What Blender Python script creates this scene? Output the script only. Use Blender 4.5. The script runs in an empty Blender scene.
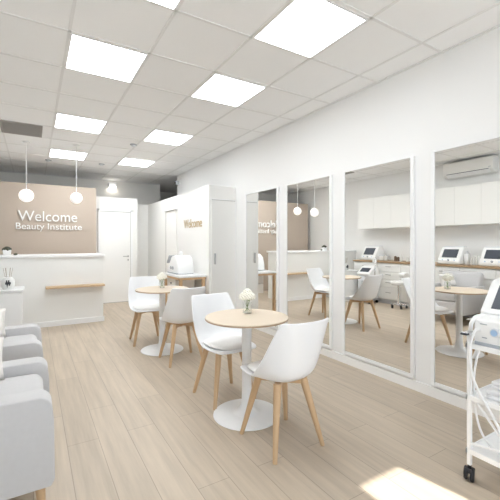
import bpy, bmesh, math, random
from mathutils import Vector, Matrix
random.seed(4)
PI = math.pi
COL = bpy.context.scene.collection
SC = bpy.context.scene

# ------------------------------------------------------------------ materials
def mat(name, color, rough=0.5, metal=0.0, emit=None, estr=0.0, trans=0.0, spec=0.5, noise=None, bump=None, ior=1.45, sheen=0.0, coat=0.0):
    m = bpy.data.materials.new(name); m.use_nodes = True
    nt = m.node_tree; b = nt.nodes['Principled BSDF']
    b.inputs['Base Color'].default_value = (*color, 1)
    b.inputs['Roughness'].default_value = rough
    b.inputs['Metallic'].default_value = metal
    b.inputs['Specular IOR Level'].default_value = spec
    b.inputs['Transmission Weight'].default_value = trans
    b.inputs['IOR'].default_value = ior
    if sheen: b.inputs['Sheen Weight'].default_value = sheen
    if coat: b.inputs['Coat Weight'].default_value = coat
    if emit:
        b.inputs['Emission Color'].default_value = (*emit, 1); b.inputs['Emission Strength'].default_value = estr
    tc = nt.nodes.new('ShaderNodeTexCoord')
    if noise:
        sc, amt = noise
        n = nt.nodes.new('ShaderNodeTexNoise'); n.inputs['Scale'].default_value = sc; n.inputs['Detail'].default_value = 4
        nt.links.new(tc.outputs['Object'], n.inputs['Vector'])
        mx = nt.nodes.new('ShaderNodeMix'); mx.data_type = 'RGBA'
        mx.inputs['A'].default_value = (*[c*(1-amt) for c in color], 1)
        mx.inputs['B'].default_value = (*[min(1, c*(1+amt)) for c in color], 1)
        nt.links.new(n.outputs['Fac'], mx.inputs['Factor'])
        nt.links.new(mx.outputs['Result'], b.inputs['Base Color'])
    if bump:
        sc, st = bump
        n = nt.nodes.new('ShaderNodeTexNoise'); n.inputs['Scale'].default_value = sc; n.inputs['Detail'].default_value = 3
        nt.links.new(tc.outputs['Object'], n.inputs['Vector'])
        bp = nt.nodes.new('ShaderNodeBump'); bp.inputs['Strength'].default_value = st; bp.inputs['Distance'].default_value = 0.002
        nt.links.new(n.outputs['Fac'], bp.inputs['Height']); nt.links.new(bp.outputs['Normal'], b.inputs['Normal'])
    return m

def wood(name, c1, c2, axis, scale=6.0, rough=0.5):
    """grain stretched along the given axis"""
    m = mat(name, c1, rough); nt = m.node_tree; b = nt.nodes['Principled BSDF']
    tc = nt.nodes.new('ShaderNodeTexCoord'); mp = nt.nodes.new('ShaderNodeMapping')
    s = [scale*5]*3; s[axis] = scale*0.35
    mp.inputs['Scale'].default_value = s
    n = nt.nodes.new('ShaderNodeTexNoise'); n.inputs['Scale'].default_value = 1.0; n.inputs['Detail'].default_value = 5
    mx = nt.nodes.new('ShaderNodeMix'); mx.data_type = 'RGBA'
    mx.inputs['A'].default_value = (*c1, 1); mx.inputs['B'].default_value = (*c2, 1)
    nt.links.new(tc.outputs['Object'], mp.inputs['Vector']); nt.links.new(mp.outputs['Vector'], n.inputs['Vector'])
    nt.links.new(n.outputs['Fac'], mx.inputs['Factor']); nt.links.new(mx.outputs['Result'], b.inputs['Base Color'])
    return m

def floor_mat():
    m = mat('oak_plank_floor', (0.5, 0.4, 0.3), 0.42, spec=0.4); nt = m.node_tree; b = nt.nodes['Principled BSDF']
    tc = nt.nodes.new('ShaderNodeTexCoord'); mp = nt.nodes.new('ShaderNodeMapping')
    mp.inputs['Rotation'].default_value = (0, 0, PI/2)
    br = nt.nodes.new('ShaderNodeTexBrick')
    br.inputs['Scale'].default_value = 1.0
    br.inputs['Brick Width'].default_value = 1.30
    br.inputs['Row Height'].default_value = 0.19
    br.inputs['Mortar Size'].default_value = 0.0022
    br.inputs['Mortar Smooth'].default_value = 0.3
    br.inputs['Color1'].default_value = (*FL1, 1)
    br.inputs['Color2'].default_value = (*FL2, 1)
    br.inputs['Mortar'].default_value = (*FLM, 1)
    br.offset = 0.37; br.offset_frequency = 2
    nt.links.new(tc.outputs['Object'], mp.inputs['Vector']); nt.links.new(mp.outputs['Vector'], br.inputs['Vector'])
    mp2 = nt.nodes.new('ShaderNodeMapping'); mp2.inputs['Scale'].default_value = (22, 1.3, 1)
    n = nt.nodes.new('ShaderNodeTexNoise'); n.inputs['Scale'].default_value = 1.0; n.inputs['Detail'].default_value = 6; n.inputs['Roughness'].default_value = 0.6
    nt.links.new(tc.outputs['Object'], mp2.inputs['Vector']); nt.links.new(mp2.outputs['Vector'], n.inputs['Vector'])
    rp = nt.nodes.new('ShaderNodeMapRange'); rp.inputs['From Min'].default_value = 0.3; rp.inputs['From Max'].default_value = 0.7
    rp.inputs['To Min'].default_value = 0.86; rp.inputs['To Max'].default_value = 1.1
    nt.links.new(n.outputs['Fac'], rp.inputs['Value'])
    mx = nt.nodes.new('ShaderNodeMix'); mx.data_type = 'RGBA'; mx.blend_type = 'MULTIPLY'; mx.inputs['Factor'].default_value = 1
    nt.links.new(br.outputs['Color'], mx.inputs['A']); nt.links.new(rp.outputs['Result'], mx.inputs['B'])
    nt.links.new(mx.outputs['Result'], b.inputs['Base Color'])
    return m

FL1 = (0.56, 0.47, 0.37); FL2 = (0.515, 0.43, 0.335); FLM = (0.36, 0.295, 0.235)
def clear_glass():
    m = mat('clear_glass', (1, 1, 1)); nt = m.node_tree; nt.nodes.clear()
    o = nt.nodes.new('ShaderNodeOutputMaterial'); mx = nt.nodes.new('ShaderNodeMixShader')
    tr = nt.nodes.new('ShaderNodeBsdfTransparent'); tr.inputs['Color'].default_value = (.985, .992, .99, 1)
    gl = nt.nodes.new('ShaderNodeBsdfGlossy'); gl.inputs['Roughness'].default_value = .03
    fr = nt.nodes.new('ShaderNodeLayerWeight'); fr.inputs['Blend'].default_value = .12
    nt.links.new(fr.outputs['Facing'], mx.inputs[0]); nt.links.new(tr.outputs[0], mx.inputs[1]); nt.links.new(gl.outputs[0], mx.inputs[2])
    nt.links.new(mx.outputs[0], o.inputs[0])
    return m
M = dict(
    wall=mat('white_wall_paint', (0.86, 0.855, 0.845), 0.75, bump=(180, .015)),
    backwall=mat('grey_wall_paint', (0.92, 0.905, 0.87), 0.8, bump=(180, .015)),
    partition=mat('partition_paint', (0.88, 0.87, 0.845), 0.6),
    ceil=mat('ceiling_tile', (0.93, 0.93, 0.925), 0.9, bump=(60, .25)),
    grid=mat('ceiling_grid_paint', (0.83, 0.825, 0.815), 0.6),
    floor=floor_mat(),
    skirting=mat('skirting_paint', (0.88, 0.87, 0.855), 0.4),
    tan=mat('taupe_panel', (0.52, 0.435, 0.36), 0.65, noise=(2.5, .03)),
    white=mat('white_lacquer', (0.88, 0.88, 0.875), 0.3),
    cab=mat('cabinet_white', (0.86, 0.855, 0.83), 0.4),
    shadowgap=mat('shadow_gap_grey', (0.45, 0.44, 0.42), 0.7),
    shell=mat('white_moulded_plastic', (0.90, 0.905, 0.92), 0.28),
    pad=mat('white_leatherette', (0.87, 0.86, 0.84), 0.5, bump=(300, .1)),
    oak=wood('beech_leg_wood', (0.66, 0.46, 0.28), (0.55, 0.365, 0.205), 2, 7, 0.45),
    top=wood('light_oak_tabletop', (0.74, 0.63, 0.50), (0.68, 0.565, 0.44), 0, 5, 0.4),
    topedge=wood('tabletop_edge', (0.52, 0.37, 0.24), (0.46, 0.32, 0.20), 0, 5, 0.5),
    shelfwood=wood('oak_shelf', (0.66, 0.48, 0.30), (0.58, 0.41, 0.25), 0, 5, 0.5),
    counter=wood('oak_worktop', (0.42, 0.29, 0.17), (0.34, 0.23, 0.13), 1, 5, 0.45),
    tmetal=mat('white_powder_coat', (0.88, 0.885, 0.89), 0.3),
    fabric=mat('pale_grey_fabric', (0.58, 0.57, 0.57), 0.95, bump=(700, .35), sheen=0.3, noise=(40, .04)),
    pillow=mat('cream_fabric', (0.82, 0.79, 0.75), 0.95, bump=(500, .3), sheen=0.2),
    chrome=mat('polished_chrome', (0.75, 0.75, 0.76), 0.15, 1.0),
    steel=mat('brushed_steel', (0.45, 0.44, 0.43), 0.35, 1.0),
    black=mat('black_rubber', (0.018, 0.018, 0.022), 0.45),
    dark=mat('dark_plastic', (0.05, 0.052, 0.06), 0.35),
    greyp=mat('grey_plastic', (0.42, 0.44, 0.47), 0.4),
    lgrey=mat('light_grey_plastic', (0.68, 0.70, 0.73), 0.4),
    screen=mat('dark_screen', (0.07, 0.08, 0.10), 0.3, spec=.3),
    blue=mat('blue_mark', (0.36, 0.52, 0.74), 0.35),
    gold=mat('gold_lettering', (0.58, 0.45, 0.27), 0.35, 0.2),
    letters=mat('white_lettering', (0.93, 0.92, 0.90), 0.35),
    glass=clear_glass(),
    petal=mat('cream_petals', (0.90, 0.88, 0.79), 0.8),
    stem=mat('green_stem', (0.20, 0.30, 0.12), 0.6),
    leaf=mat('dark_succulent', (0.06, 0.065, 0.04), 0.6),
    reed=mat('reed_brown', (0.40, 0.32, 0.25), 0.8),
    towel=mat('white_towelling', (0.88, 0.875, 0.88), 1.0, bump=(400, .6), sheen=0.4),
    mirror=mat('mirror_silver', (0.97, 0.967, 0.95), 0.0, 1.0),
    globe=mat('opal_glass', (0.92, 0.90, 0.87), 0.35, emit=(1, .96, .9), estr=0.3),
    spotglow=mat('lit_spot', (1, 1, 1), 0.6, emit=(1.0, 0.93, 0.82), estr=9.0),
    vent=mat('vent_grey', (0.36, 0.345, 0.325), 0.6, 0.2),
    hose=mat('white_hose', (0.82, 0.825, 0.83), 0.4),
    aircon=mat('aircon_plastic', (0.80, 0.79, 0.76), 0.35),
    bottle=mat('frosted_bottle', (0.75, 0.75, 0.73), 0.3),
    amber=mat('brown_jar', (0.16, 0.11, 0.08), 0.25),
    paving=mat('pale_paving', (0.62, 0.61, 0.60), 0.9, noise=(1.5, .1)),
    blocker=mat('beige_blocker', (0.55, 0.52, 0.48), 0.9),
    alu=mat('white_aluminium', (0.8, 0.8, 0.8), 0.4),
)

# ------------------------------------------------------------------ mesh helpers
class MB:
    def __init__(s): s.bm = bmesh.new()
    def box(s, lo, hi, bevel=0, seg=3):
        r = bmesh.ops.create_cube(s.bm, size=1)
        for v in r['verts']:
            for i in range(3): v.co[i] = lo[i] + (v.co[i] + .5)*(hi[i]-lo[i])
        if bevel:
            es = list({e for v in r['verts'] for e in v.link_edges})
            bmesh.ops.bevel(s.bm, geom=es, offset=bevel, segments=seg, profile=0.5, affect='EDGES', clamp_overlap=True)
        return s
    def prism(s, pts, axis, a, b, bevel=0, seg=2):
        """polygon pts in the other two axes, extruded along axis from a to b"""
        def co(p, t):
            c = [p[0], p[1]]; c.insert(axis, t); return c
        v0 = [s.bm.verts.new(co(p, a)) for p in pts]; v1 = [s.bm.verts.new(co(p, b)) for p in pts]
        n = len(pts)
        fs = [s.bm.faces.new(v0), s.bm.faces.new(list(reversed(v1)))]
        for i in range(n): fs.append(s.bm.faces.new([v0[i], v1[i], v1[(i+1) % n], v0[(i+1) % n]]))
        bmesh.ops.recalc_face_normals(s.bm, faces=fs)
        if bevel:
            es = list({e for v in v0+v1 for e in v.link_edges})
            bmesh.ops.bevel(s.bm, geom=es, offset=bevel, segments=seg, profile=0.5, affect='EDGES', clamp_overlap=True)
        return s
    def cyl(s, p, q, r, r2=None, seg=20, sq=False):
        p = Vector(p); q = Vector(q); r2 = r if r2 is None else r2
        d = (q-p).normalized(); up = Vector((0, 0, 1)) if abs(d.z) < .95 else Vector((1, 0, 0))
        u = d.cross(up).normalized(); w = d.cross(u)
        n = 4 if sq else seg
        off = PI/4 if sq else 0
        a = []; b = []
        for i in range(n):
            t = 2*PI*i/n + off
            o = u*math.cos(t) + w*math.sin(t)
            a.append(s.bm.verts.new(p + o*r)); b.append(s.bm.verts.new(q + o*r2))
        fs = [s.bm.faces.new(a), s.bm.faces.new(list(reversed(b)))]
        for i in range(n): fs.append(s.bm.faces.new([a[i], b[i], b[(i+1) % n], a[(i+1) % n]]))
        bmesh.ops.recalc_face_normals(s.bm, faces=fs)
        return s
    def tube(s, pts, r, seg=10, smooth=6):
        P = [Vector(p) for p in pts]
        if smooth and len(P) > 2:
            Q = []
            for i in range(len(P)-1):
                p0 = P[max(0, i-1)]; p1 = P[i]; p2 = P[i+1]; p3 = P[min(len(P)-1, i+2)]
                for k in range(smooth):
                    t = k/smooth
                    Q.append(.5*((2*p1)+(p2-p0)*t+(2*p0-5*p1+4*p2-p3)*t*t+(-p0+3*p1-3*p2+p3)*t**3))
            Q.append(P[-1]); P = Q
        rings = []; last = None
        for i, p in enumerate(P):
            d = (P[min(i+1, len(P)-1)] - P[max(i-1, 0)]).normalized()
            if last is None:
                up = Vector((0, 0, 1)) if abs(d.z) < .9 else Vector((1, 0, 0))
                u = d.cross(up).normalized()
            else:
                u = (last - d*last.dot(d)).normalized()
            last = u; w = d.cross(u)
            rings.append([s.bm.verts.new(p + (u*math.cos(2*PI*k/seg) + w*math.sin(2*PI*k/seg))*r) for k in range(seg)])
        fs = [s.bm.faces.new(rings[0]), s.bm.faces.new(list(reversed(rings[-1])))]
        for a, b in zip(rings, rings[1:]):
            for k in range(seg): fs.append(s.bm.faces.new([a[k], b[k], b[(k+1) % seg], a[(k+1) % seg]]))
        bmesh.ops.recalc_face_normals(s.bm, faces=fs)
        return s
    def lathe(s, prof, c=(0, 0, 0), seg=40):
        """profile of (radius, z)"""
        rings = []
        for r, z in prof:
            if r < 1e-5: rings.append([s.bm.verts.new((c[0], c[1], c[2]+z))])
            else: rings.append([s.bm.verts.new((c[0]+r*math.cos(2*PI*k/seg), c[1]+r*math.sin(2*PI*k/seg), c[2]+z)) for k in range(seg)])
        fs = []
        for a, b in zip(rings, rings[1:]):
            for k in range(seg):
                l = (k+1) % seg
                q = [a[k % len(a)], a[l % len(a)], b[l % len(b)], b[k % len(b)]]
                u = []
                for v in q:
                    if v not in u: u.append(v)
                if len(u) > 2:
                    try: fs.append(s.bm.faces.new(u))
                    except ValueError: pass
        for ring in (rings[0], rings[-1]):
            if len(ring) > 1:
                try: fs.append(s.bm.faces.new(ring))
                except ValueError: pass
        bmesh.ops.recalc_face_normals(s.bm, faces=fs)
        return s
    def ball(s, c, r, sub=2, sc=(1, 1, 1)):
        res = bmesh.ops.create_icosphere(s.bm, subdivisions=sub, radius=r)
        for v in res['verts']: v.co = Vector((c[0]+v.co.x*sc[0], c[1]+v.co.y*sc[1], c[2]+v.co.z*sc[2]))
        return s
    def xform(s, m):
        bmesh.ops.transform(s.bm, matrix=m, verts=s.bm.verts); return s
    def build(s, name, m, parent=None, smooth=True, angle=40, loc=None):
        me = bpy.data.meshes.new(name); s.bm.to_mesh(me); s.bm.free()
        me.materials.append(m)
        if smooth:
            me.polygons.foreach_set('use_smooth', [True]*len(me.polygons))
            me.set_sharp_from_angle(angle=math.radians(angle))
        o = bpy.data.objects.new(name, me); COL.objects.link(o)
        if parent: o.parent = parent
        if loc: o.location = loc
        return o

def tag(o, label, cat, group=None, kind=None):
    if label: o['label'] = label
    if cat: o['category'] = cat
    if group: o['group'] = group
    if kind: o['kind'] = kind
    return o
def thing(name, label, cat, loc=(0, 0, 0), rz=0, group=None):
    o = bpy.data.objects.new(name, None); COL.objects.link(o)
    o.empty_display_size = .1
    o.location = loc; o.rotation_euler = (0, 0, rz)
    return tag(o, label, cat, group)
def struct(name, mb, m, parent=None, smooth=False):
    o = mb.build(name, m, parent, smooth)
    if parent is None: o['kind'] = 'structure'
    return o
def dup(root, loc, rz=None, label=None, group=None):
    def cp(o, par):
        c = o.copy(); COL.objects.link(c)
        c.parent = par
        for ch in list(o.children): cp(ch, c)
        return c
    r = cp(root, None); r.location = loc
    if rz is not None: r.rotation_euler = (0, 0, rz)
    if label: r['label'] = label
    if group: r['group'] = group
    return r
def text_mesh(name, body, m, parent, width, cap, depth, origin, xdir, ydir):
    """lettering as extruded mesh, fitted to a width and height, written along xdir with ydir up"""
    cu = bpy.data.curves.new(name, 'FONT'); cu.body = body; cu.extrude = 0.02; cu.size = 1
    t = bpy.data.objects.new(name, cu); COL.objects.link(t)
    dg = bpy.context.evaluated_depsgraph_get(); dg.update()
    me = bpy.data.meshes.new_from_object(t.evaluated_get(dg))
    bpy.data.objects.remove(t)
    xs = [v.co.x for v in me.vertices]
    x0, x1 = min(xs), max(xs); capz = 0.69
    n = Vector(xdir).cross(Vector(ydir))
    for v in me.vertices:
        a = (v.co.x-x0)/(x1-x0)*width; b = v.co.y/capz*cap; c = (v.co.z+0.02)/0.04*depth
        v.co = Vector(xdir)*a + Vector(ydir)*b + n*c
    me.materials.clear(); me.materials.append(m)
    o = bpy.data.objects.new(name, me); COL.objects.link(o)
    if parent: o.parent = parent
    o.location = origin
    return o

# ------------------------------------------------------------------ camera
H = 1.33; YAW = math.radians(31.4); F = 355.0; VPX = 33.0; HY = 243.0
cam = bpy.data.cameras.new('camera'); co = bpy.data.objects.new('camera', cam); COL.objects.link(co)
co.location = (0, 0, H); co.rotation_euler = (PI/2, 0, -YAW)
cam.sensor_width = 36; cam.lens = F*36/500; cam.shift_y = -7/500; cam.clip_start = 0.05
SC.camera = co

CZ = 2.944                     # ceiling height
WX = 2.95                      # right wall
LX = -1.34                     # left wall
FY = -1.6                      # shop front

# ------------------------------------------------------------------ setting
struct('floor', MB().box((-1.5, FY, -.1), (5.0, 11.2, 0)), M['floor'])
ceil = struct('ceiling', MB().box((-1.5, FY, CZ), (5.0, 11.2, CZ+.1)), M['ceil'])
g = MB()
GX = [.235 + .61*k for k in range(-2, 5)]
GY = [3.02 + .652*k for k in range(-7, 13)]
for x in GX: g.box((x-.011, FY, CZ-.006), (x+.011, 11.2, CZ+.001))
for y in GY: g.box((LX, y-.011, CZ-.006), (WX, y+.011, CZ+.001))
g.box((WX-.02, FY, CZ-.012), (WX, 8.18, CZ)); g.box((LX, FY, CZ-.012), (LX+.02, 9.7, CZ))
g.box((LX, 9.68, CZ-.012), (3.0, 9.7, CZ))
struct('ceiling_grid', g, M['grid'], ceil)

struct('wall_right', MB().box((WX, FY, 0), (WX+.15, 8.18, CZ)), M['wall'])
struct('wall_right_recess', MB().box((WX+.15, 8.03, 0), (4.2, 8.18, CZ)).box((4.05, 8.18, 0), (4.2, 11.1, CZ)), M['wall'])
struct('wall_back', MB().box((-1.5, 9.7, 0), (3.0, 9.85, CZ)).box((2.85, 9.85, 0), (3.0, 11.0, CZ)).box((3.0, 11.0, 0), (4.2, 11.15, CZ)), M['backwall'])
struct('wall_left', MB().box((LX-.15, FY, 0), (LX, 9.7, CZ)), M['wall'])
# shop front behind the camera: glazed from 0.1 m to 2.5 m
struct('wall_front', MB().box((-1.5, FY-.15, 2.5), (3.1, FY, CZ)).box((-1.5, FY-.15, 0), (-1.0, FY, 2.5)).box((2.5, FY-.15, 0), (3.1, FY, 2.5)).box((-1.0, FY-.15, 0), (2.5, FY, .1)), M['wall'])
w = MB()
for x in (-1.0, .17, 1.34, 2.46): w.box((x, FY-.1, .1), (x+.04, FY-.05, 2.5))
w.box((-1, FY-.1, .1), (2.5, FY-.05, .14)); w.box((-1, FY-.1, 2.46), (2.5, FY-.05, 2.5))
win = struct('window_1', w, M['alu'])
struct('baseboard_right', MB().box((WX-.016, FY, 0), (WX, 5.3, .09), .003, 1), M['skirting'])
struct('baseboard_left', MB().box((LX, 6.2, 0), (LX+.014, 8.2, .09), .003, 1), M['skirting'])
# taupe feature wall behind the reception
struct('wall_feature', MB().box((-1.19, 8.2, 0), (1.15, 8.34, 2.5)), M['tan'])
# low white cabin walls, open above
struct('wall_cabin_back', MB().box((1.15, 8.352, 0), (2.05, 9.0, 2.35)).box((2.05, 8.9, 0), (2.45, 9.0, 2.28)), M['partition'])
struct('wall_cabin_side', MB().box((2.45, 5.3, 0), (WX-.001, 5.38, 2.28)).box((2.45, 5.38, 0), (2.53, 9.0, 2.28)), M['partition'])
struct('baseboard_cabin', MB().box((2.05, 8.885, 0), (2.45, 8.9, .08)), M['skirting'])

# door in the cabin back
d = struct('door_1', MB().box((1.24, 8.325, .01), (1.895, 8.352, 2.03), .003, 1), M['partition'])
MB().box((1.205, 8.31, 0), (1.24, 8.352, 2.075)).box((1.895, 8.31, 0), (1.935, 8.352, 2.075)).box((1.205, 8.31, 2.035), (1.935, 8.352, 2.075)).build('door_frame', M['white'], d, False)
MB().box((1.24, 8.318, 2.022), (1.895, 8.325, 2.036)).box((1.888, 8.318, .02), (1.897, 8.325, 2.036)).box((1.24, 8.318, 0), (1.895, 8.325, .012)).build('door_gap', M['shadowgap'], d, False)
h = MB().box((1.825, 8.315, 1.01), (1.85, 8.325, 1.05)).box((1.825, 8.315, .93), (1.85, 8.325, .97)).cyl((1.838, 8.325, 1.03), (1.838, 8.28, 1.03), .008)
h.cyl((1.845, 8.28, 1.03), (1.72, 8.28, 1.03), .009).build('door_handle', M['steel'], d)
# sliding door in the cabin side
d = struct('door_2', MB().box((2.432, 6.83, .01), (2.45, 7.44, 1.99), .002, 1), M['partition'])
MB().box((2.40, 6.80, 2.0), (2.45, 7.5, 2.045), .003, 1).build('door_track', M['white'], d)
MB().box((2.425, 7.44, .01), (2.45, 7.452, 1.99)).box((2.425, 6.83, 1.988), (2.432, 7.45, 2.0)).build('door_gap', M['shadowgap'], d, False)
# sliding door facing the room next to the mirrors
d = struct('door_3', MB().box((2.49, 5.275, .01), (2.925, 5.3, 2.035), .002, 1), M['partition'])
MB().box((2.925, 5.28, 0), (2.949, 5.30, 2.06)).box((2.465, 5.28, 2.04), (2.949, 5.30, 2.06)).build('door_frame', M['white'], d, False)
MB().box((2.49, 5.27, 2.035), (2.925, 5.278, 2.042)).build('door_gap', M['shadowgap'], d, False)
MB().box((2.53, 5.252, .98), (2.556, 5.276, 1.16), .006).build('door_handle', M['steel'], d)

# pavement and awning outside the shop front, the latter unseen and added to limit the sun
tag(MB().box((-6, -9, -.12), (8, FY-.15, -.02)).build('pavement', M['paving'], smooth=False), None, None, kind='structure')
blk = MB().prism([(FY-.152, 2.56), (FY-.152, 2.60), (-5.4, 2.45), (-5.4, 2.41)], 0, -1.9, 2.15)  # added out of view: blocks the sun except for a strip of floor
tag(blk.build('sun_blocker', M['blocker'], smooth=False), 'unseen beige awning over the shop front outside', 'blocker')

# ------------------------------------------------------------------ ceiling fittings
def panel_mat(p):
    return mat('lit_panel', (1, 1, 1), 0.6, emit=(.925, .968, 1.0), estr=p)
def ceiling_light(x, y, label, power=9):
    t = thing('ceiling_light', label, 'ceiling light', (x, y, CZ), 0, 'square lit panels in the ceiling')
    a, b = .282, .30
    MB().box((-a, -b, -.008), (a, b, -.002)).build('diffuser', panel_mat(power), t, False)
    f = MB()
    f.box((-a-.014, -b-.014, -.011), (a+.014, -b, -.001)).box((-a-.014, b, -.011), (a+.014, b+.014, -.001))
    f.box((-a-.014, -b, -.011), (-a, b, -.001)).box((a, -b, -.011), (a+.014, b, -.001))
    f.build('frame', M['white'], t, False)
    return t
xl, xr = .54, 1.76
rows = [(2.05, 'cut by the top edge of the photo', 'largest, in the row nearest the camera'),
        (3.346, 'second from the front', 'second from the front'),
        (5.302, 'third from the front, before the vent', 'third from the front'),
        (7.258, 'above the feature wall, farthest', 'above the back door, farthest')]
for (y, la, lb), (pl, pr) in zip(rows, ((10, 6), (10, 7.5), (11, 9.5), (13, 12))):
    ceiling_light(xl, y, 'square lit ceiling panel in the left row, ' + la, pl)
    ceiling_light(xr, y, 'square lit ceiling panel in the right row, ' + lb, pr)
v = thing('air_vent', 'grey rectangular slatted air vent in the ceiling near the reception', 'air vent', (-.13, 5.96, CZ))
MB().box((-.26, -.30, -.012), (.24, -.27, 0)).box((-.26, .27, -.012), (.24, .30, 0)).box((-.26, -.27, -.012), (-.23, .27, 0)).box((.21, -.27, -.012), (.24, .27, 0)).build('frame', M['vent'], v, False)
s_ = MB()
for i in range(16): s_.box((-.23, -.27+.034*i, -.011), (.21, -.27+.034*i+.02, -.004))
s_.box((-.23, -.27, -.004), (.21, .27, -.001))
s_.build('slats', M['vent'], v, False)
for x, y, lab in ((.25, 7.92, 'small grey ceiling spot over the feature wall'), (1.19, 7.76, 'small round ceiling detector between the two farthest lit panels'), (1.40, 5.95, 'small round ceiling detector near the third right lit panel')):
    t = thing('smoke_detector', lab, 'smoke detector', (x, y, CZ))
    MB().lathe([(.055, 0), (.055, -.012), (.045, -.018)]).build('base', M['greyp'], t)
    MB().lathe([(.035, -.016), (.03, -.035), (0, -.037)]).build('sensor', M['lgrey'], t)

# pendants
def pendant(x, y, z, r, label):
    t = thing('pendant_lamp', label, 'pendant lamp', (x, y, CZ), 0, 'white globe pendants over the reception desk')
    MB().lathe([(.05, 0), (.05, -.02), (.01, -.03)]).build('ceiling_rose', M['white'], t)
    MB().cyl((0, 0, -.02), (0, 0, z+r-CZ), .006).build('cord', M['white'], t)
    MB().lathe([(r*math.sin(PI*i/16), (z-CZ)-r*math.cos(PI*i/16)) for i in range(17)]).build('globe', M['globe'], t)
pendant(-.095, 6.68, 2.085, .106, 'white globe pendant lamp on the left, hanging over the W of the welcome sign')
pendant(.605, 6.48, 2.07, .094, 'white globe pendant lamp on the right, hanging beside the end of the welcome sign')

# fittings high on the back walls
t = thing('emergency_light', 'small round-topped wall lamp glowing above the back door', 'wall lamp', (1.74, 9.7, 2.78)); t.scale = (.8, .8, .8)
MB().box((-.13, -.10, -.02), (.13, 0, .13), .03).build('housing', M['lgrey'], t)
MB().lathe([(0, -.06), (.07, -.05), (.10, -.02)], (0, -.10, 0)).build('lens', M['spotglow'], t)
t = thing('security_sensor', 'small white motion sensor high on the corner of the right wall', 'sensor', (WX, 8.0, 2.76))
MB().box((-.03, -.05, -.06), (0, .05, .06), .008).build('bracket', M['white'], t)
MB().ball((-.07, 0, -.02), .05, 2, (1, 1, 1.1)).build('sensor_head', M['lgrey'], t)
MB().cyl((-.105, -.01, -.02), (-.125, -.015, -.03), .022).build('lens', M['dark'], t)

# ------------------------------------------------------------------ lettering
s = thing('welcome_sign', 'raised white Welcome Beauty Institute lettering on the taupe feature wall', 'sign', (-.287, 8.2, 1.6))
text_mesh('welcome_lettering', 'Welcome', M['letters'], s, 1.03, .20, .035, (.035, 0, .165), (1, 0, 0), (0, 0, 1))
text_mesh('beauty_lettering', 'Beauty', M['letters'], s, .475, .125, .03, (0, 0, 0), (1, 0, 0), (0, 0, 1))
text_mesh('institute_lettering', 'Institute', M['letters'], s, .62, .125, .03, (.535, 0, 0), (1, 0, 0), (0, 0, 1))
s = thing('wall_lettering', 'gold Welcome lettering on the white cabin wall above the console', 'sign', (2.45, 6.42, 1.61))
text_mesh('gold_lettering', 'Welcome', M['gold'], s, .84, .155, .008, (0, 0, 0), (0, -1, 0), (0, 0, 1))

# ------------------------------------------------------------------ reception
t = thing('reception_desk', 'long white reception desk below the taupe feature wall', 'reception desk', (0, 6.46, 0))
MB().box((LX+.01, .02, .0), (1.02, .62, 1.10)).build('body', M['cab'], t, False)
MB().box((LX+.01, -.015, 1.10), (1.045, .66, 1.14), .004, 2).build('countertop', M['white'], t)
MB().box((LX+.01, .0, 0), (1.035, .02, .085), .002, 1).build('plinth', M['white'], t)
MB().box((.165, -.16, .615), (1.02, .02, .645), .003, 1).build('bag_shelf', M['shelfwood'], t)

t = thing('potted_succulent', 'dark little succulent in a white square pot on the reception desk', 'plant', (-.345, 6.60, 1.14))
MB().prism([(-.045, 0), (.045, 0), (.055, .085), (-.055, .085)], 1, -.05, .05, .005).build('pot', M['white'], t)
lf = MB()
for i in range(26):
    a = i*2.4; r = .012+.0016*i
    lf.ball((math.cos(a)*r, math.sin(a)*r, .085+.03*(1-i/30)), .018, 1, (1, 1, 1.4))
lf.build('leaves', M['leaf'], t)
t = thing('river_pebble', 'small dark pebble ornament beside the succulent on the desk', 'ornament', (-.235, 6.58, 1.14))
MB().ball((0, 0, .018), .03, 2, (1, .8, .6)).build('pebble', M['leaf'], t)

t = thing('side_cabinet', 'low white cabinet in front of the reception desk at the far left', 'cabinet', (-.36, 5.88, 0))
MB().box((-.25, -.14, .06), (.232, .26, .67), .004, 2).build('body', M['white'], t)
MB().box((-.26, -.165, .67), (.25, .28, .70), .005, 2).build('cabinet_top', M['white'], t)
MB().box((-.23, -.12, 0), (.21, .24, .06)).build('plinth', M['cab'], t, False)
dd = MB().box((-.24, -.155, .08), (.225, -.14, .66), .003, 1).build('door', M['white'], t)
MB().cyl((-.2, -.175, .35), (-.2, -.175, .45), .006).cyl((-.2, -.155, .35), (-.2, -.175, .35), .005).cyl((-.2, -.155, .45), (-.2, -.175, .45), .005).build('handle', M['chrome'], dd)

t = thing('reed_diffuser', 'white lidded diffuser jar with dark tree motif and thin reeds on the low cabinet', 'diffuser', (-.295, 5.86, .70))
MB().lathe([(0, 0), (.06, 0), (.078, .03), (.078, .12), (.05, .16), (.03, .165), (.03, .18)]).build('jar', M['bottle'], t)
mo = MB()
for i in range(7):
    a = -PI/2 - .25 + i*.1; zz = .07+.02*math.sin(i*2.1)
    mo.box((.079*math.cos(a)-.008, .079*math.sin(a)-.003, zz), (.079*math.cos(a)+.008, .079*math.sin(a)+.003, zz+.03+.01*(i % 3)))
mo.cyl((-.005, -.079, .03), (-.005, -.079, .10), .004)
mo.build('motif', M['dark'], t, False)
for i in range(6):
    a = i*1.05
    MB().cyl((.01*math.cos(a), .01*math.sin(a), .03), (.055*math.cos(a), .055*math.sin(a), .29), .0026, seg=6).build('reed', M['reed'], t)

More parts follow.
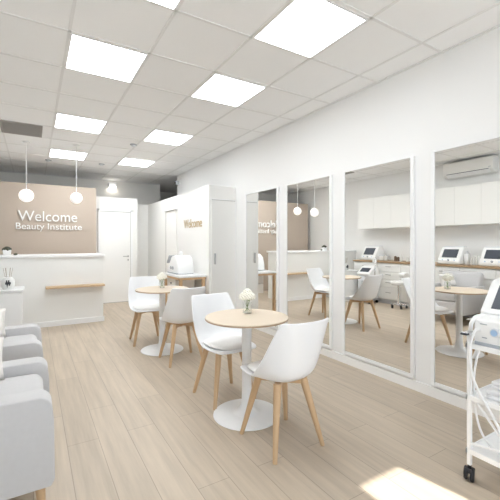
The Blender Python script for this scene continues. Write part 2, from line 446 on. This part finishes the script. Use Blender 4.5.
# ------------------------------------------------------------------ console with the skin device
t = thing('console_table', 'white console with drawers and oak legs against the white cabin wall', 'console table', (2.215, 5.80, 0))
MB().box((-.24, -.41, .77), (.232, .42, .80), .003, 1).build('tabletop', M['white'], t)
MB().box((-.235, -.40, .735), (.225, .41, .77)).build('apron', M['oak'], t, False)
for x, y in ((-.20, -.37), (.19, -.37), (-.20, .38), (.19, .38)):
    MB().box((x-.022, y-.022, 0), (x+.022, y+.022, .735)).build('leg', M['oak'], t, False)
for z in (.36, .55):
    dr = MB().box((-.175, -.05, z), (.17, .34, z+.18), .003, 1).build('drawer', M['cab'], t)
    MB().ball((-.187, .14, z+.09), .014, 2).build('knob', M['dark'], dr)
t = thing('skin_care_device', 'white domed skin care machine with small screen on the console table', 'beauty machine', (2.20, 5.93, .80)); t.scale = (1.15, 1.2, 1.2)
MB().prism([(-.22, 0), (.21, 0), (.21, .10), (.17, .22), (.08, .27), (-.06, .25), (-.17, .14), (-.23, .06)], 0, -.13, .13, .03, 3).xform(Matrix.Rotation(PI, 4, 'Z')).build('body', M['white'], t)
MB().box((-.10, -.075, -.008), (.10, .075, .008), .004).xform(Matrix.Translation((-.03, .205, .20)) @ Matrix.Rotation(math.radians(-48), 4, 'X') ).build('screen', M['greyp'], t)
MB().ball((0, 0, .29), .035, 2).build('knob', M['white'], t)
for k in (-.03, .05):
    MB().cyl((-.13, k, .085), (-.142, k, .085), .024).build('dial', M['greyp'], t)
MB().box((-.14, -.2, .005), (.12, .2, .018)).build('base', M['greyp'], t, False)

# ------------------------------------------------------------------ mirrors
def wall_mirror(y0, y1, label):
    t = thing('wall_mirror', label, 'mirror', (WX, (y0+y1)/2, .143), 0, 'tall mirrors along the right wall')
    hw = (y1-y0)/2; z1 = 2.104-.143; fw = .035
    MB().box((-.022, -hw, 0), (-.012, hw, z1)).build('mirror_glass', M['mirror'], t, False)
    f = MB()
    f.box((-.029, -hw-fw, -fw), (0, -hw, z1+.012), .003, 1).box((-.029, hw, -fw), (0, hw+fw, z1+.012), .003, 1)
    f.box((-.029, -hw, -fw), (0, hw, 0), .003, 1).box((-.029, -hw, z1), (0, hw, z1+.012), .002, 1)
    f.build('frame', M['white'], t)
wall_mirror(4.075, 4.905, 'tall narrow wall mirror farthest away, reflecting the taupe feature wall')
wall_mirror(3.03, 3.83, 'tall wall mirror second from the far end, reflecting the pendants')
wall_mirror(1.995, 2.79, 'tall wall mirror reflecting white drawers and the end of the wall cabinets')
wall_mirror(.97, 1.765, 'tall wall mirror nearest the camera, reflecting the air conditioner')

# ------------------------------------------------------------------ tables and vases
def pedestal_table(loc, label):
    t = thing('pedestal_table', label, 'table', loc, 0, 'round oak-topped pedestal tables')
    R = .322
    MB().lathe([(0, .742), (R-.01, .742), (R, .748), (R, .757), (R-.003, .760), (0, .760)], seg=72).build('tabletop', M['top'], t)
    MB().lathe([(R-.014, .7405), (R-.002, .743), (R+.0012, .7465), (R+.0012, .7535), (R-.002, .7535), (R-.014, .7425)], seg=72).build('edge_band', M['topedge'], t)
    MB().lathe([(0, .742), (.15, .742), (.15, .736), (.05, .725), (.038, .70), (.036, .30), (.04, .12), (.052, .06), (.075, .03), (.12, .018), (0, .017)], seg=40).build('pedestal', M['tmetal'], t)
    MB().lathe([(0, 0), (.255, 0), (.260, .004), (.255, .010), (.2, .016), (.1, .022), (0, .022)], seg=64).build('base', M['tmetal'], t)
    return t
pt = pedestal_table((1.417, 2.37, 0), 'round pedestal table with oak top, nearest the camera')
dup(pt, (1.373, 4.35, 0), 0, 'round pedestal table with oak top, farther one near the back')

def vase(loc, label, wide):
    t = thing('flower_vase', label, 'vase', loc, 0, 'small vases of cream flowers')
    w_ = .037
    MB().lathe([(0, 0), (w_, 0), (w_, .09), (w_-.003, .09), (w_-.003, .005), (0, .005)]).build('glass', M['glass'], t)
    st = MB()
    random.seed(wide)
    heads = [(-.030, .01, .132), (.030, -.006, .130), (0, .030, .136), (-.002, -.030, .140), (.002, .002, .162)]
    for i, (x, y, z) in enumerate(heads):
        st.tube([(-x*.8, -y*.8, .008), (x*.2, y*.2, .06), (x, y, z)], .0016, 6, 4)
    st.build('stems', M['stem'], t)
    for (x, y, z) in heads:
        fl = MB()
        for i in range(34):
            ph = math.acos(1-1.5*(i+.5)/34); th = i*2.39996
            c = Vector((math.sin(ph)*math.cos(th), math.sin(ph)*math.sin(th), math.cos(ph)))*.030
            fl.ball((x+c.x, y+c.y, z+c.z), .0115, 1, (1, 1, .8))
        fl.ball((x, y, z), .029, 2)
        fl.build('flower_head', M['petal'], t)
    lv = MB()
    for a in (0.4, 2.5, 4.6):
        lv.ball((.03*math.cos(a), .03*math.sin(a), .108), .012, 1, (1, .6, .3))
    lv.build('leaves', M['stem'], t)
    return t
v1 = vase((1.485, 2.475, .76), 'glass vase of cream flowers on the nearest round table', 1)
dup(v1, (1.39, 4.42, .76), .8, 'glass vase of cream flowers on the farther round table')

# ------------------------------------------------------------------ dining chairs
def shell_bm():
    # t stations: (y, z, half width, edge dy, edge dz)
    P = [(.262, .444, .165, -.012, .002), (.240, .456, .198, -.012, .004), (.15, .452, .214, -.006, .008), (.04, .440, .224, .004, .022),
         (-.06, .436, .230, .044, .058), (-.14, .443, .233, .086, .098), (-.195, .478, .230, .098, .110), (-.222, .540, .226, .090, .100),
         (-.242, .620, .220, .075, .078), (-.262, .700, .212, .064, .054), (-.280, .775, .203, .052, .030), (-.292, .832, .194, .040, .012), (-.297, .850, .182, .032, .006)]
    bm = bmesh.new(); N = 12; rows = []
    for (y, z, hw, ey, ez) in P:
        r = []
        for k in range(N+1):
            s = -1 + 2*k/N; e = abs(s)**3.0
            r.append(bm.verts.new((hw*s, y+ey*e, z+ez*e)))
        rows.append(r)
    for a, b in zip(rows, rows[1:]):
        for k in range(N): bm.faces.new([a[k], a[k+1], b[k+1], b[k]])
    m = MB(); m.bm.free(); m.bm = bm
    return m
def make_chair(label):
    t = thing('dining_chair', label, 'chair', (0, 0, 0), 0, 'white shell chairs at the round tables')
    o = shell_bm().build('seat_shell', M['shell'], t, True, 180)
    md = o.modifiers.new('thick', 'SOLIDIFY'); md.thickness = .014; md.offset = 0
    md = o.modifiers.new('sub', 'SUBSURF'); md.levels = 1; md.render_levels = 2
    # cushion follows the shell
    bm = bmesh.new(); rings = []
    for (rr, dz) in ((0, .026), (.5, .026), (.8, .024), (.94, .016), (1, .004), (.94, -.004), (0, -.006)):
        ring = []
        n = 32
        if rr == 0: ring = [bm.verts.new((0, .045, .454+dz))]
        else:
            for k in range(n):
                a = 2*PI*k/n; ca, sa = math.cos(a), math.sin(a)
                x = .192*rr*math.copysign(abs(ca)**.75, ca); y = .045+.19*rr*math.copysign(abs(sa)**.75, sa)
                ring.append(bm.verts.new((x, y, .454+dz + .022*(abs(x)/.2)**2.6 + .005*rr)))
        rings.append(ring)
    for a, b in zip(rings, rings[1:]):
        for k in range(32):
            q = []
            for v in (a[k % len(a)], a[(k+1) % 32 % len(a)], b[(k+1) % 32 % len(b)], b[k % len(b)]):
                if v not in q: q.append(v)
            if len(q) > 2: bm.faces.new(q)
    bmesh.ops.recalc_face_normals(bm, faces=bm.faces)
    m = MB(); m.bm.free(); m.bm = bm
    m.build('seat_pad', M['pad'], t, True, 60)
    f = MB()
    f.box((-.155, -.02, .395), (.155, .02, .43), .004, 1).box((-.02, -.155, .395), (.02, .155, .43), .004, 1)
    f.xform(Matrix.Rotation(PI/4, 4, 'Z'))
    f.box((-.075, -.075, .425), (.075, .075, .441), .003, 1)
    f.build('seat_support', M['oak'], t)
    for sx in (-1, 1):
        for sy in (-1, 1):
            MB().cyl((sx*.105, sy*.105, .432), (sx*.192, sy*.200, 0), .0265, .0145, sq=False, seg=12).build('leg', M['oak'], t)
    return t
c = make_chair('white shell chair with its back to the camera, nearest one at the near table')
c.location = (1.433, 1.945, 0)
dup(c, (1.42, 2.765, 0), PI+.03, 'white shell chair facing the camera on the far side of the near table')
dup(c, (1.44, 3.865, 0), -.03, 'white shell chair at the farther table, its back to the camera')
dup(c, (1.315, 4.84, 0), PI-.10, 'white shell chair facing the camera behind the farther table, the most distant one')

# ------------------------------------------------------------------ armchairs, facing +X
def arm_prof(r0, zt, x0, x1, zb):
    p = [(x0, zb), (x1-.012, zb), (x1+.004, zb+.03)]
    R = .062
    p.append((x1, zt-R-.06))
    for i in range(0, 7):
        a = i/6*PI/2
        p.append((x1-R+R*math.cos(a)-.006, zt-R+R*math.sin(a)))
    p.append((x0, zt))
    return p
def make_armchair(label, width=.72):
    t = thing('armchair', label, 'armchair', (0, 0, 0), 0, 'pale grey armchairs along the left')
    W = width; tk = .125
    for sy, nm in ((0, 'armrest'), (1, 'armrest')):
        y0 = sy*(W-tk)
        m = MB(); m.prism(arm_prof(0, .603, -.70, 0, .17), 1, y0, y0+tk, .028, 4)
        m.build(nm, M['fabric'], t, True, 60)
    b = MB().prism([(-.62, .20), (-.46, .20), (-.53, .50), (-.60, .80), (-.66, .84), (-.73, .80), (-.70, .2)], 1, .03, W-.03, .03, 4)
    b.build('backrest', M['fabric'], t, True, 60)
    MB().box((-.68, tk-.01, .18), (-.03, W-tk+.01, .36), .02, 3).build('seat_base', M['fabric'], t, True, 60)
    cs = MB().box((-.52, tk+.003, .355), (-.035, W-tk-.003, .55), .055, 5)
    cs.build('seat_cushion', M['fabric'], t, True, 60)
    for x, y in ((-.06, .07), (-.06, W-.07), (-.62, .07), (-.62, W-.07)):
        MB().cyl((x, y, .18), (x+(.015 if x > -.3 else -.03), y, 0), .024, .015, seg=12).build('leg', M['oak'], t)
    return t
def cushion(loc, rx, rz, label):
    bm = bmesh.new(); n = 12; P = {}
    for sgn in (1, -1):
        for i in range(n+1):
            for j in range(n+1):
                u = -1+2*i/n; v_ = -1+2*j/n
                edge = max(abs(u), abs(v_)) > .999
                if edge and sgn == -1: P[(sgn, i, j)] = P[(1, i, j)]; continue
                th = .065*((1-u**4)*(1-v_**4))**.5
                k = 1-.06*(1-abs(u)**2)*abs(v_)**6-.06*(1-abs(v_)**2)*abs(u)**6
                P[(sgn, i, j)] = bm.verts.new((.17*u*k, sgn*th, .12*v_*k))
        for i in range(n):
            for j in range(n):
                q = [P[(sgn, i, j)], P[(sgn, i+1, j)], P[(sgn, i+1, j+1)], P[(sgn, i, j+1)]]
                if len(set(q)) == 4: bm.faces.new(q)
    bmesh.ops.recalc_face_normals(bm, faces=bm.faces)
    m = MB(); m.bm.free(); m.bm = bm
    o = m.build('throw_pillow', M['pillow'], None, True, 80)
    o.location = loc; o.rotation_euler = (rx, 0, rz)
    tag(o, label, 'pillow', 'cream pillows on the armchairs')
ac = make_armchair('pale grey armchair nearest the camera, at the bottom left')
ac.location = (.085, 1.935, 0)
dup(ac, (.065, 3.03, 0), 0, 'pale grey armchair farther back, nearer the reception desk')
cushion((-.31, 2.44, .675), -.30, .1, 'cream pillow leaning on the far arm of the near armchair')
cushion((-.36, 3.52, .675), -.30, .1, 'cream pillow leaning in the armchair nearer the desk')

# ------------------------------------------------------------------ left wall: base units, worktop, wall cabinets (seen in the mirrors)
CX = -.74
def base_unit(y0, y1, kind, label):
    t = thing('base_cabinet', label, 'base cabinet', (CX, (y0+y1)/2, 0), 0, 'white base cabinets under the oak worktop')
    w2 = (y1-y0)/2
    MB().box((LX-CX+.005, -w2+.001, .10), (-.02, w2-.001, .89)).build('carcass', M['cab'], t, False)
    MB().box((LX-CX+.005, -w2+.001, 0), (-.05, w2-.001, .10)).build('plinth', M['lgrey'], t, False)
    def hnd(par, z):
        MB().cyl((.025, -.06, z), (.025, .06, z), .006).cyl((0, -.05, z), (.025, -.05, z), .004).cyl((0, .05, z), (.025, .05, z), .004).build('handle', M['steel'], par)
    if kind == 'drawers':
        for z0, z1 in ((.105, .36), (.37, .53), (.54, .70), (.71, .88)):
            dr = MB().box((-.02, -w2+.004, z0), (0, w2-.004, z1), .003, 1).build('drawer', M['cab'], t)
            hnd(dr, (z0+z1)/2+.02)
    else:
        dr = MB().box((-.02, -w2+.004, .71), (0, w2-.004, .88), .003, 1).build('drawer', M['cab'], t); hnd(dr, .80)
        dr = MB().box((-.02, -w2+.004, .105), (0, w2-.004, .70), .003, 1).build('door', M['cab'], t)
        MB().cyl((.025, w2-.05, .50), (.025, w2-.05, .62), .006).cyl((0, w2-.05, .51), (.025, w2-.05, .51), .004).cyl((0, w2-.05, .61), (.025, w2-.05, .61), .004).build('handle', M['steel'], dr)
ys = [6.0, 5.32, 4.72, 4.12, 3.52, 2.92, 2.32]
kinds = ['door', 'drawers', 'door', 'door', 'door', 'door']
labs = ['white base cabinet at the far end of the worktop run, in a mirror', 'white base cabinet with four drawers and steel handles, in a mirror',
        'white base cabinet next to the drawer unit', 'white base cabinet below the first tilted console', 'white base cabinet behind the round table reflection',
        'white base cabinet at the camera end of the run']
for i in range(6): base_unit(ys[i+1], ys[i], kinds[i], labs[i])
tag(MB().box((LX+.005, 2.32, .893), (CX+.02, 6.02, .93), .003, 1).build('worktop', M['counter']), 'oak worktop over the white base cabinets, seen in the mirrors', 'worktop')
cabl = ['farthest from the camera', 'second from the far end', 'third from the far end', 'fourth from the far end', 'fifth from the far end', 'sixth from the far end', 'seventh from the far end', 'nearest the camera']
UX = LX+.35
for i in range(8):
    y1 = 6.09-.47*i; y0 = y1-.47
    t = thing('wall_cabinet', 'flat white wall cabinet over the worktop, ' + cabl[i], 'wall cabinet', (LX, (y0+y1)/2, 1.67), 0, 'white wall cabinets in a row')
    MB().box((.003, -.234, 0), (.33, .234, .73)).build('carcass', M['cab'], t, False)
    MB().box((.331, -.2342, .002), (.35, .2342, .728), .0015, 1).build('door', M['cab'], t)

t = thing('air_conditioner', 'white split air conditioner high on the left wall above the cabinets', 'air conditioner', (LX, 3.58, 2.61))
MB().prism([(0.003, 0), (.13, 0), (.215, .06), (.225, .12), (.215, .27), (.19, .295), (0.003, .295)], 1, -.44, .46, .015, 3).build('housing', M['aircon'], t)
MB().box((-.005, -.38, -.045), (.005, .40, .045), .003, 1).xform(Matrix.Translation((.180, .0, .028)) @ Matrix.Rotation(math.radians(55), 4, 'Y')).build('air_flap', M['white'], t)
MB().box((.196, -.37, .058), (.2225, .39, .066)).build('outlet', M['dark'], t, False)
MB().box((.222, -.41, .09), (.228, -.37, .10)).build('indicator', M['greyp'], t, False)

# tilted consoles on the worktop
def console(y, label, s=1.0):
    t = thing('treatment_console', label, 'beauty machine', (-1.03, y, .93), 0, 'tilted screen consoles on the worktop')
    s *= 1.12
    MB().prism([(-.14*s, 0), (.17*s, 0), (.175*s, .05*s), (.03*s, .285*s), (-.09*s, .29*s), (-.14*s, .2*s)], 1, -.185*s, .185*s, .018, 3).build('body', M['white'], t)
    mt = Matrix.Translation((.104*s, 0, .178*s)) @ Matrix.Rotation(math.radians(58), 4, 'Y')
    MB().box((-.085*s, -.125*s, -.004), (.075*s, .125*s, .006), .003, 1).xform(mt).build('screen', M['screen'], t)
    mt2 = Matrix.Translation((.166*s, 0, .070*s)) @ Matrix.Rotation(math.radians(58), 4, 'Y')
    MB().cyl((0, .0, -.004), (0, .0, .012), .016*s).xform(mt2).build('dial', M['greyp'], t)
    for k in (-.10, .10):
        MB().cyl((0, k*s, -.004), (0, k*s, .006), .008*s).xform(mt2).build('button', M['blue'], t)
    MB().box((-.10*s, -.17*s, .275*s), (.01*s, .17*s, .30*s), .008, 2).build('grey_lid', M['lgrey'], t)
    return t
k0 = console(3.78, 'white tilted console with dark screen, reflected behind the vase in the nearest mirror')
dup(k0, (-1.03, 3.03, .93), 0, 'white tilted console with dark screen, at the photo edge of the nearest mirror')
dup(k0, (-1.03, 5.68, .93), 0, 'white tilted console at the far end of the worktop, above the drawers')

def bottle(y, x, r, hh, m, label, grp):
    t = thing('cosmetic_bottle', label, 'bottle', (x, y, .93), 0, grp)
    MB().lathe([(0, 0), (r, 0), (r, hh*.68), (r*.45, hh*.78), (r*.4, hh*.80), (0, hh*.80)], seg=20).build('bottle_body', m, t)
    MB().lathe([(0, hh*.8), (r*.5, hh*.8), (r*.5, hh), (0, hh)], seg=16).build('cap', M['white'], t)
random.seed(9)
G1 = 'white bottles between the two consoles'
for i, y in enumerate((3.46, 3.415, 3.37, 3.325, 3.28)):
    bottle(y, -1.05, .021, .18+.02*(i % 2), M['bottle'], 'slim white bottle in the row between the two tilted consoles', G1)
t = thing('lotion_dispenser', 'plain white dispenser box beside the tilted console on the worktop', 'dispenser', (-1.02, 3.525, .93))
MB().box((-.05, -.035, 0), (.05, .035, .20), .01).build('body', M['white'], t)
MB().cyl((0, 0, .20), (0, 0, .235), .012).box((-.01, -.012, .232), (.05, .012, .245), .003, 1).build('pump', M['lgrey'], t)
G2 = 'small jars above the drawers'
for i, (y, r, hh, mm) in enumerate(((5.30, .03, .13, 'bottle'), (5.20, .035, .12, 'glass'), (5.04, .03, .14, 'amber'), (4.97, .03, .12, 'amber'), (4.90, .03, .15, 'bottle'), (4.74, .033, .12, 'bottle'), (4.62, .03, .16, 'bottle'), (4.52, .03, .14, 'bottle'))):
    lb = {'bottle': 'white bottle standing on the worktop above the drawers', 'glass': 'clear jar on the worktop above the drawers', 'amber': 'dark brown jar on the worktop above the drawers'}[mm]
    bottle(y, -1.0, r, hh, M[mm], lb, {'bottle': 'white bottles above the drawers', 'glass': 'clear jars above the drawers', 'amber': 'brown jars above the drawers'}[mm])
t = thing('towel_box', 'low white box on the worktop left of the brown jars', 'box', (-1.08, 5.42, .93))
MB().box((-.09, -.06, 0), (.09, .06, .12), .01).build('body', M['white'], t)
MB().box((-.092, -.062, .10), (.092, .062, .125), .006).build('lid', M['lgrey'], t)

# rolling laser machine and treatment stool in front of the base units
t = thing('laser_machine', 'white rolling treatment machine with tilted screen, seen in the third mirror', 'beauty machine', (-.555, 5.42, 0)); t.scale = (1, 1, .82)
MB().prism([(-.15, .12), (.13, .12), (.155, .2), (.145, .74), (-.15, .76)], 1, -.17, .17, .03, 3).build('body', M['lgrey'], t)
MB().prism([(-.15, .76), (.16, .74), (.17, .80), (.0, .98), (-.10, 1.0), (-.15, .9)], 1, -.18, .18, .02, 3).build('head', M['white'], t)
MB().box((-.07, -.12, -.004), (.07, .12, .006), .003, 1).xform(Matrix.Translation((.087, 0, .892)) @ Matrix.Rotation(math.radians(44), 4, 'Y')).build('screen', M['screen'], t)
MB().box((.150, -.05, .30), (.156, .05, .60), .002, 1).build('marking_strip', M['greyp'], t)
MB().box((-.16, -.18, .08), (.16, .18, .12), .01).build('base', M['greyp'], t)
for x in (-.12, .12):
    for y in (-.14, .14):
        w_ = MB().cyl((x, y-.012, .036), (x, y+.012, .036), .036).cyl((x, y, .05), (x, y, .085), .012).build('caster', M['black'], t)
MB().tube([(.0, -.18, .62), (.06, -.24, .85), (.02, -.22, 1.12), (-.02, -.19, 1.22), (-.04, -.15, 1.15)], .012).build('pole_arm', M['chrome'], t)
MB().tube([(.10, -.18, .70), (.14, -.25, .45), (.10, -.25, .20), (.03, -.21, .30), (.0, -.18, .5)], .010).build('hose', M['hose'], t)
MB().box((-.06, -.2, 1.09), (.02, -.13, 1.18), .01).build('handpiece', M['white'], t)

t = thing('treatment_stool', 'white padded swivel stool on chrome star base, behind the armchairs', 'stool', (-.53, 4.62, 0), .3)
MB().lathe([(0, .47), (.13, .47), (.155, .49), (.16, .53), (.14, .555), (0, .56)]).build('seat', M['pad'], t)
bb = MB()
bb.tube([(-.11, -.10, .66), (-.15, 0, .68), (-.11, .10, .66)], .055, 14, 8)
bb.build('backrest', M['pad'], t)
MB().tube([(0, 0, .46), (-.12, 0, .48), (-.17, 0, .60), (-.155, 0, .67)], .011).build('back_support', M['chrome'], t)
MB().cyl((0, 0, .09), (0, 0, .47), .02).build('post', M['chrome'], t)
for k in range(5):
    a = 2*PI*k/5
    l = MB().cyl((0, 0, .10), (.15*math.cos(a), .15*math.sin(a), .07), .016, .011).build('foot', M['chrome'], t)
    MB().cyl((.15*math.cos(a)-.01, .15*math.sin(a), .026), (.15*math.cos(a)+.01, .15*math.sin(a), .026), .026).cyl((.15*math.cos(a), .15*math.sin(a), .04), (.15*math.cos(a), .15*math.sin(a), .068), .007).build('caster', M['black'], l)

# ------------------------------------------------------------------ white rolling trolley at the right, with its device
TX, TY = 2.092, 1.06
t = thing('rolling_trolley', 'white three-shelf rolling trolley at the right edge of the photo', 'trolley', (TX, TY, 0))
TW, TD = .46, .50      # x and -y extents
posts = [(0, 0), (TW, 0), (0, -TD), (TW, -TD)]
for x, y in posts:
    p = MB().box((x-.011, y-.011, .085), (x+.011, y+.011, .83 if y == 0 else .78), .003, 1).build('post', M['tmetal'], t)
for z in (.175, .475, .765):
    m = MB().box((-.012, -TD-.012, z-.008), (TW+.012, .012, z))
    for (a, b) in (((-.014, -TD-.014), (TW+.014, -TD-.006)), ((-.014, .006), (TW+.014, .014)), ((-.014, -TD-.014), (-.006, .014)), ((TW+.006, -TD-.014), (TW+.014, .014))):
        m.box((a[0], a[1], z-.022), (b[0], b[1], z+.004))
    m.build('shelf', M['tmetal'], t, False)
MB().tube([(0, -.01, .48), (0, -.25, .20), ], .007, smooth=0).tube([(0, -.48, .48), (0, -.25, .20)], .007, smooth=0).tube([(0, -.01, .21), (0, -.25, .245), (0, -.49, .21)], .007, smooth=4).build('side_brace', M['tmetal'], t)
for x, y in posts:
    cst = MB().cyl((x, y, .05), (x, y, .10), .010).box((x-.024, y-.02, .045), (x+.024, y+.02, .068), .006).build('caster', M['black'], t)
    for s2 in (-1, 1):
        MB().lathe([(.012, -.009), (.031, -.009), (.035, -.005), (.035, .005), (.031, .009), (.012, .009)], seg=28).xform(Matrix.Translation((x-.004, y+s2*.017, .035)) @ Matrix.Rotation(.35, 4, 'Z') @ Matrix.Rotation(PI/2, 4, 'X')).build('wheel', M['black'], cst)

# device body on the top shelf, front turned towards the chairs (-X) and its screen hood leaning back
DZ = .765
t = thing('facial_device', 'white tabletop beauty device with tilted dark screen on the trolley', 'beauty machine', (TX+.012, TY+.025, DZ))
MB().prism([(.0, .012), (.42, .012), (.42, .26), (.26, .36), (.22, .35), (.065, .165), (.0, .145)], 1, -.46, -.04, .014, 3).build('body', M['white'], t)
n_ang = math.atan2(.35-.165, .22-.065)
MB().box((-.112, -.205, -.012), (.112, .205, .012), .010, 3).xform(Matrix.Translation((.135, -.25, .255)) @ Matrix.Rotation(-n_ang, 4, 'Y')).build('screen_bezel', M['white'], t)
MB().box((-.082, -.155, .011), (.080, .155, .0145), .002, 1).xform(Matrix.Translation((.135, -.25, .255)) @ Matrix.Rotation(-n_ang, 4, 'Y')).build('screen', M['screen'], t)
for y, r in ((-.15, .024), (-.22, .018), (-.30, .018)):
    kn = MB().cyl((0, y, .085), (-.014, y, .085), r, r*.9, 28).build('knob', M['lgrey'], t)
    MB().lathe([(r*.58, 0), (r*.7, 0), (r*.7, .002), (r*.58, .002)], seg=28).xform(Matrix.Translation((-.014, y, .085)) @ Matrix.Rotation(-PI/2, 4, 'Y')).build('blue_ring', M['blue'], kn)
MB().box((-.003, -.11, .045), (.0, -.085, .050)).build('printed_mark', M['greyp'], t, False)
MB().box((-.003, -.11, .118), (.0, -.075, .122)).build('printed_mark', M['greyp'], t, False)
MB().box((0.002, -.455, .0), (.41, -.045, .02)).build('base', M['greyp'], t, False)

t = thing('handpiece_holder', 'chrome and black handpiece holder on top of the trolley post', 'holder', (TX, TY, .83))
MB().box((-.055, -.014, 0), (.03, .014, .006), .002, 1).build('cradle', M['chrome'], t)
MB().box((-.066, -.018, -.009), (-.035, .018, .002), .004, 2).build('grip', M['dark'], t)
MB().tube([(.012, 0, .004), (.012, -.005, .05), (.035, -.02, .085), (.08, -.04, .09)], .011, 12, 6).build('handle_arch', M['white'], t)
t = thing('device_hose', 'white hose hanging from the device down to the bottom shelf of the trolley', 'hose', (TX, TY, 0))
MB().tube([(.02, -.05, .85), (-.012, -.035, .845), (-.034, -.02, .76), (-.030, -.02, .66), (-.022, -.04, .56), (-.018, -.12, .42), (-.016, -.22, .28), (-.020, -.36, .215), (.03, -.45, .20)], .0075, 10, 8).build('outer_hose', M['hose'], t)
MB().tube([(.03, -.04, .755), (.022, -.015, .60), (.022, -.02, .40), (.03, -.06, .26), (.06, -.14, .19), (.12, -.22, .185)], .006, 10, 8).build('inner_hose', M['hose'], t)

# folded towels on the middle shelf
def towel(loc, rz, w, d_, hh, label):
    t = thing('folded_towel', label, 'towel', loc, rz, 'white folded towels on the middle trolley shelf')
    m = MB()
    for k in range(2):
        m.box((-w/2+.004*k, -d_/2, hh*k/2), (w/2, d_/2, hh*(k+1)/2), hh*.22, 3)
    m.build('folded_cloth', M['towel'], t, True, 70)
towel((TX+.19, TY-.24, .475), .04, .30, .36, .05, 'white folded towel at the bottom of the trolley stack')
towel((TX+.20, TY-.24, .525), -.05, .27, .32, .04, 'white folded towel in the middle of the trolley stack')
towel((TX+.21, TY-.25, .565), .08, .24, .28, .035, 'white folded towel on top of the trolley stack')

# ------------------------------------------------------------------ light
wd = bpy.data.worlds.new('world'); SC.world = wd; wd.use_nodes = True
bg = wd.node_tree.nodes['Background']; bg.inputs['Color'].default_value = (.74, .87, 1, 1); bg.inputs['Strength'].default_value = 2.8
sun = bpy.data.lights.new('sun', 'SUN'); so = bpy.data.objects.new('sun', sun); COL.objects.link(so)
sun.energy = 8; sun.angle = math.radians(.5); sun.color = (1, .95, .88)
so.location = (2, -6, 5)
so.rotation_euler = Vector((-.2, 1, -.81)).to_track_quat('-Z', 'Y').to_euler()

SC.view_settings.view_transform = 'Standard'; SC.view_settings.look = 'None'
SC.view_settings.gamma = 1; SC.view_settings.exposure = 0.52
SC.cycles.use_denoising = True
SC.cycles.max_bounces = 10; SC.cycles.diffuse_bounces = 6; SC.cycles.glossy_bounces = 4; SC.cycles.transmission_bounces = 6
SC.cycles.sample_clamp_indirect = 8
SC.cycles.caustics_reflective = False; SC.cycles.caustics_refractive = False
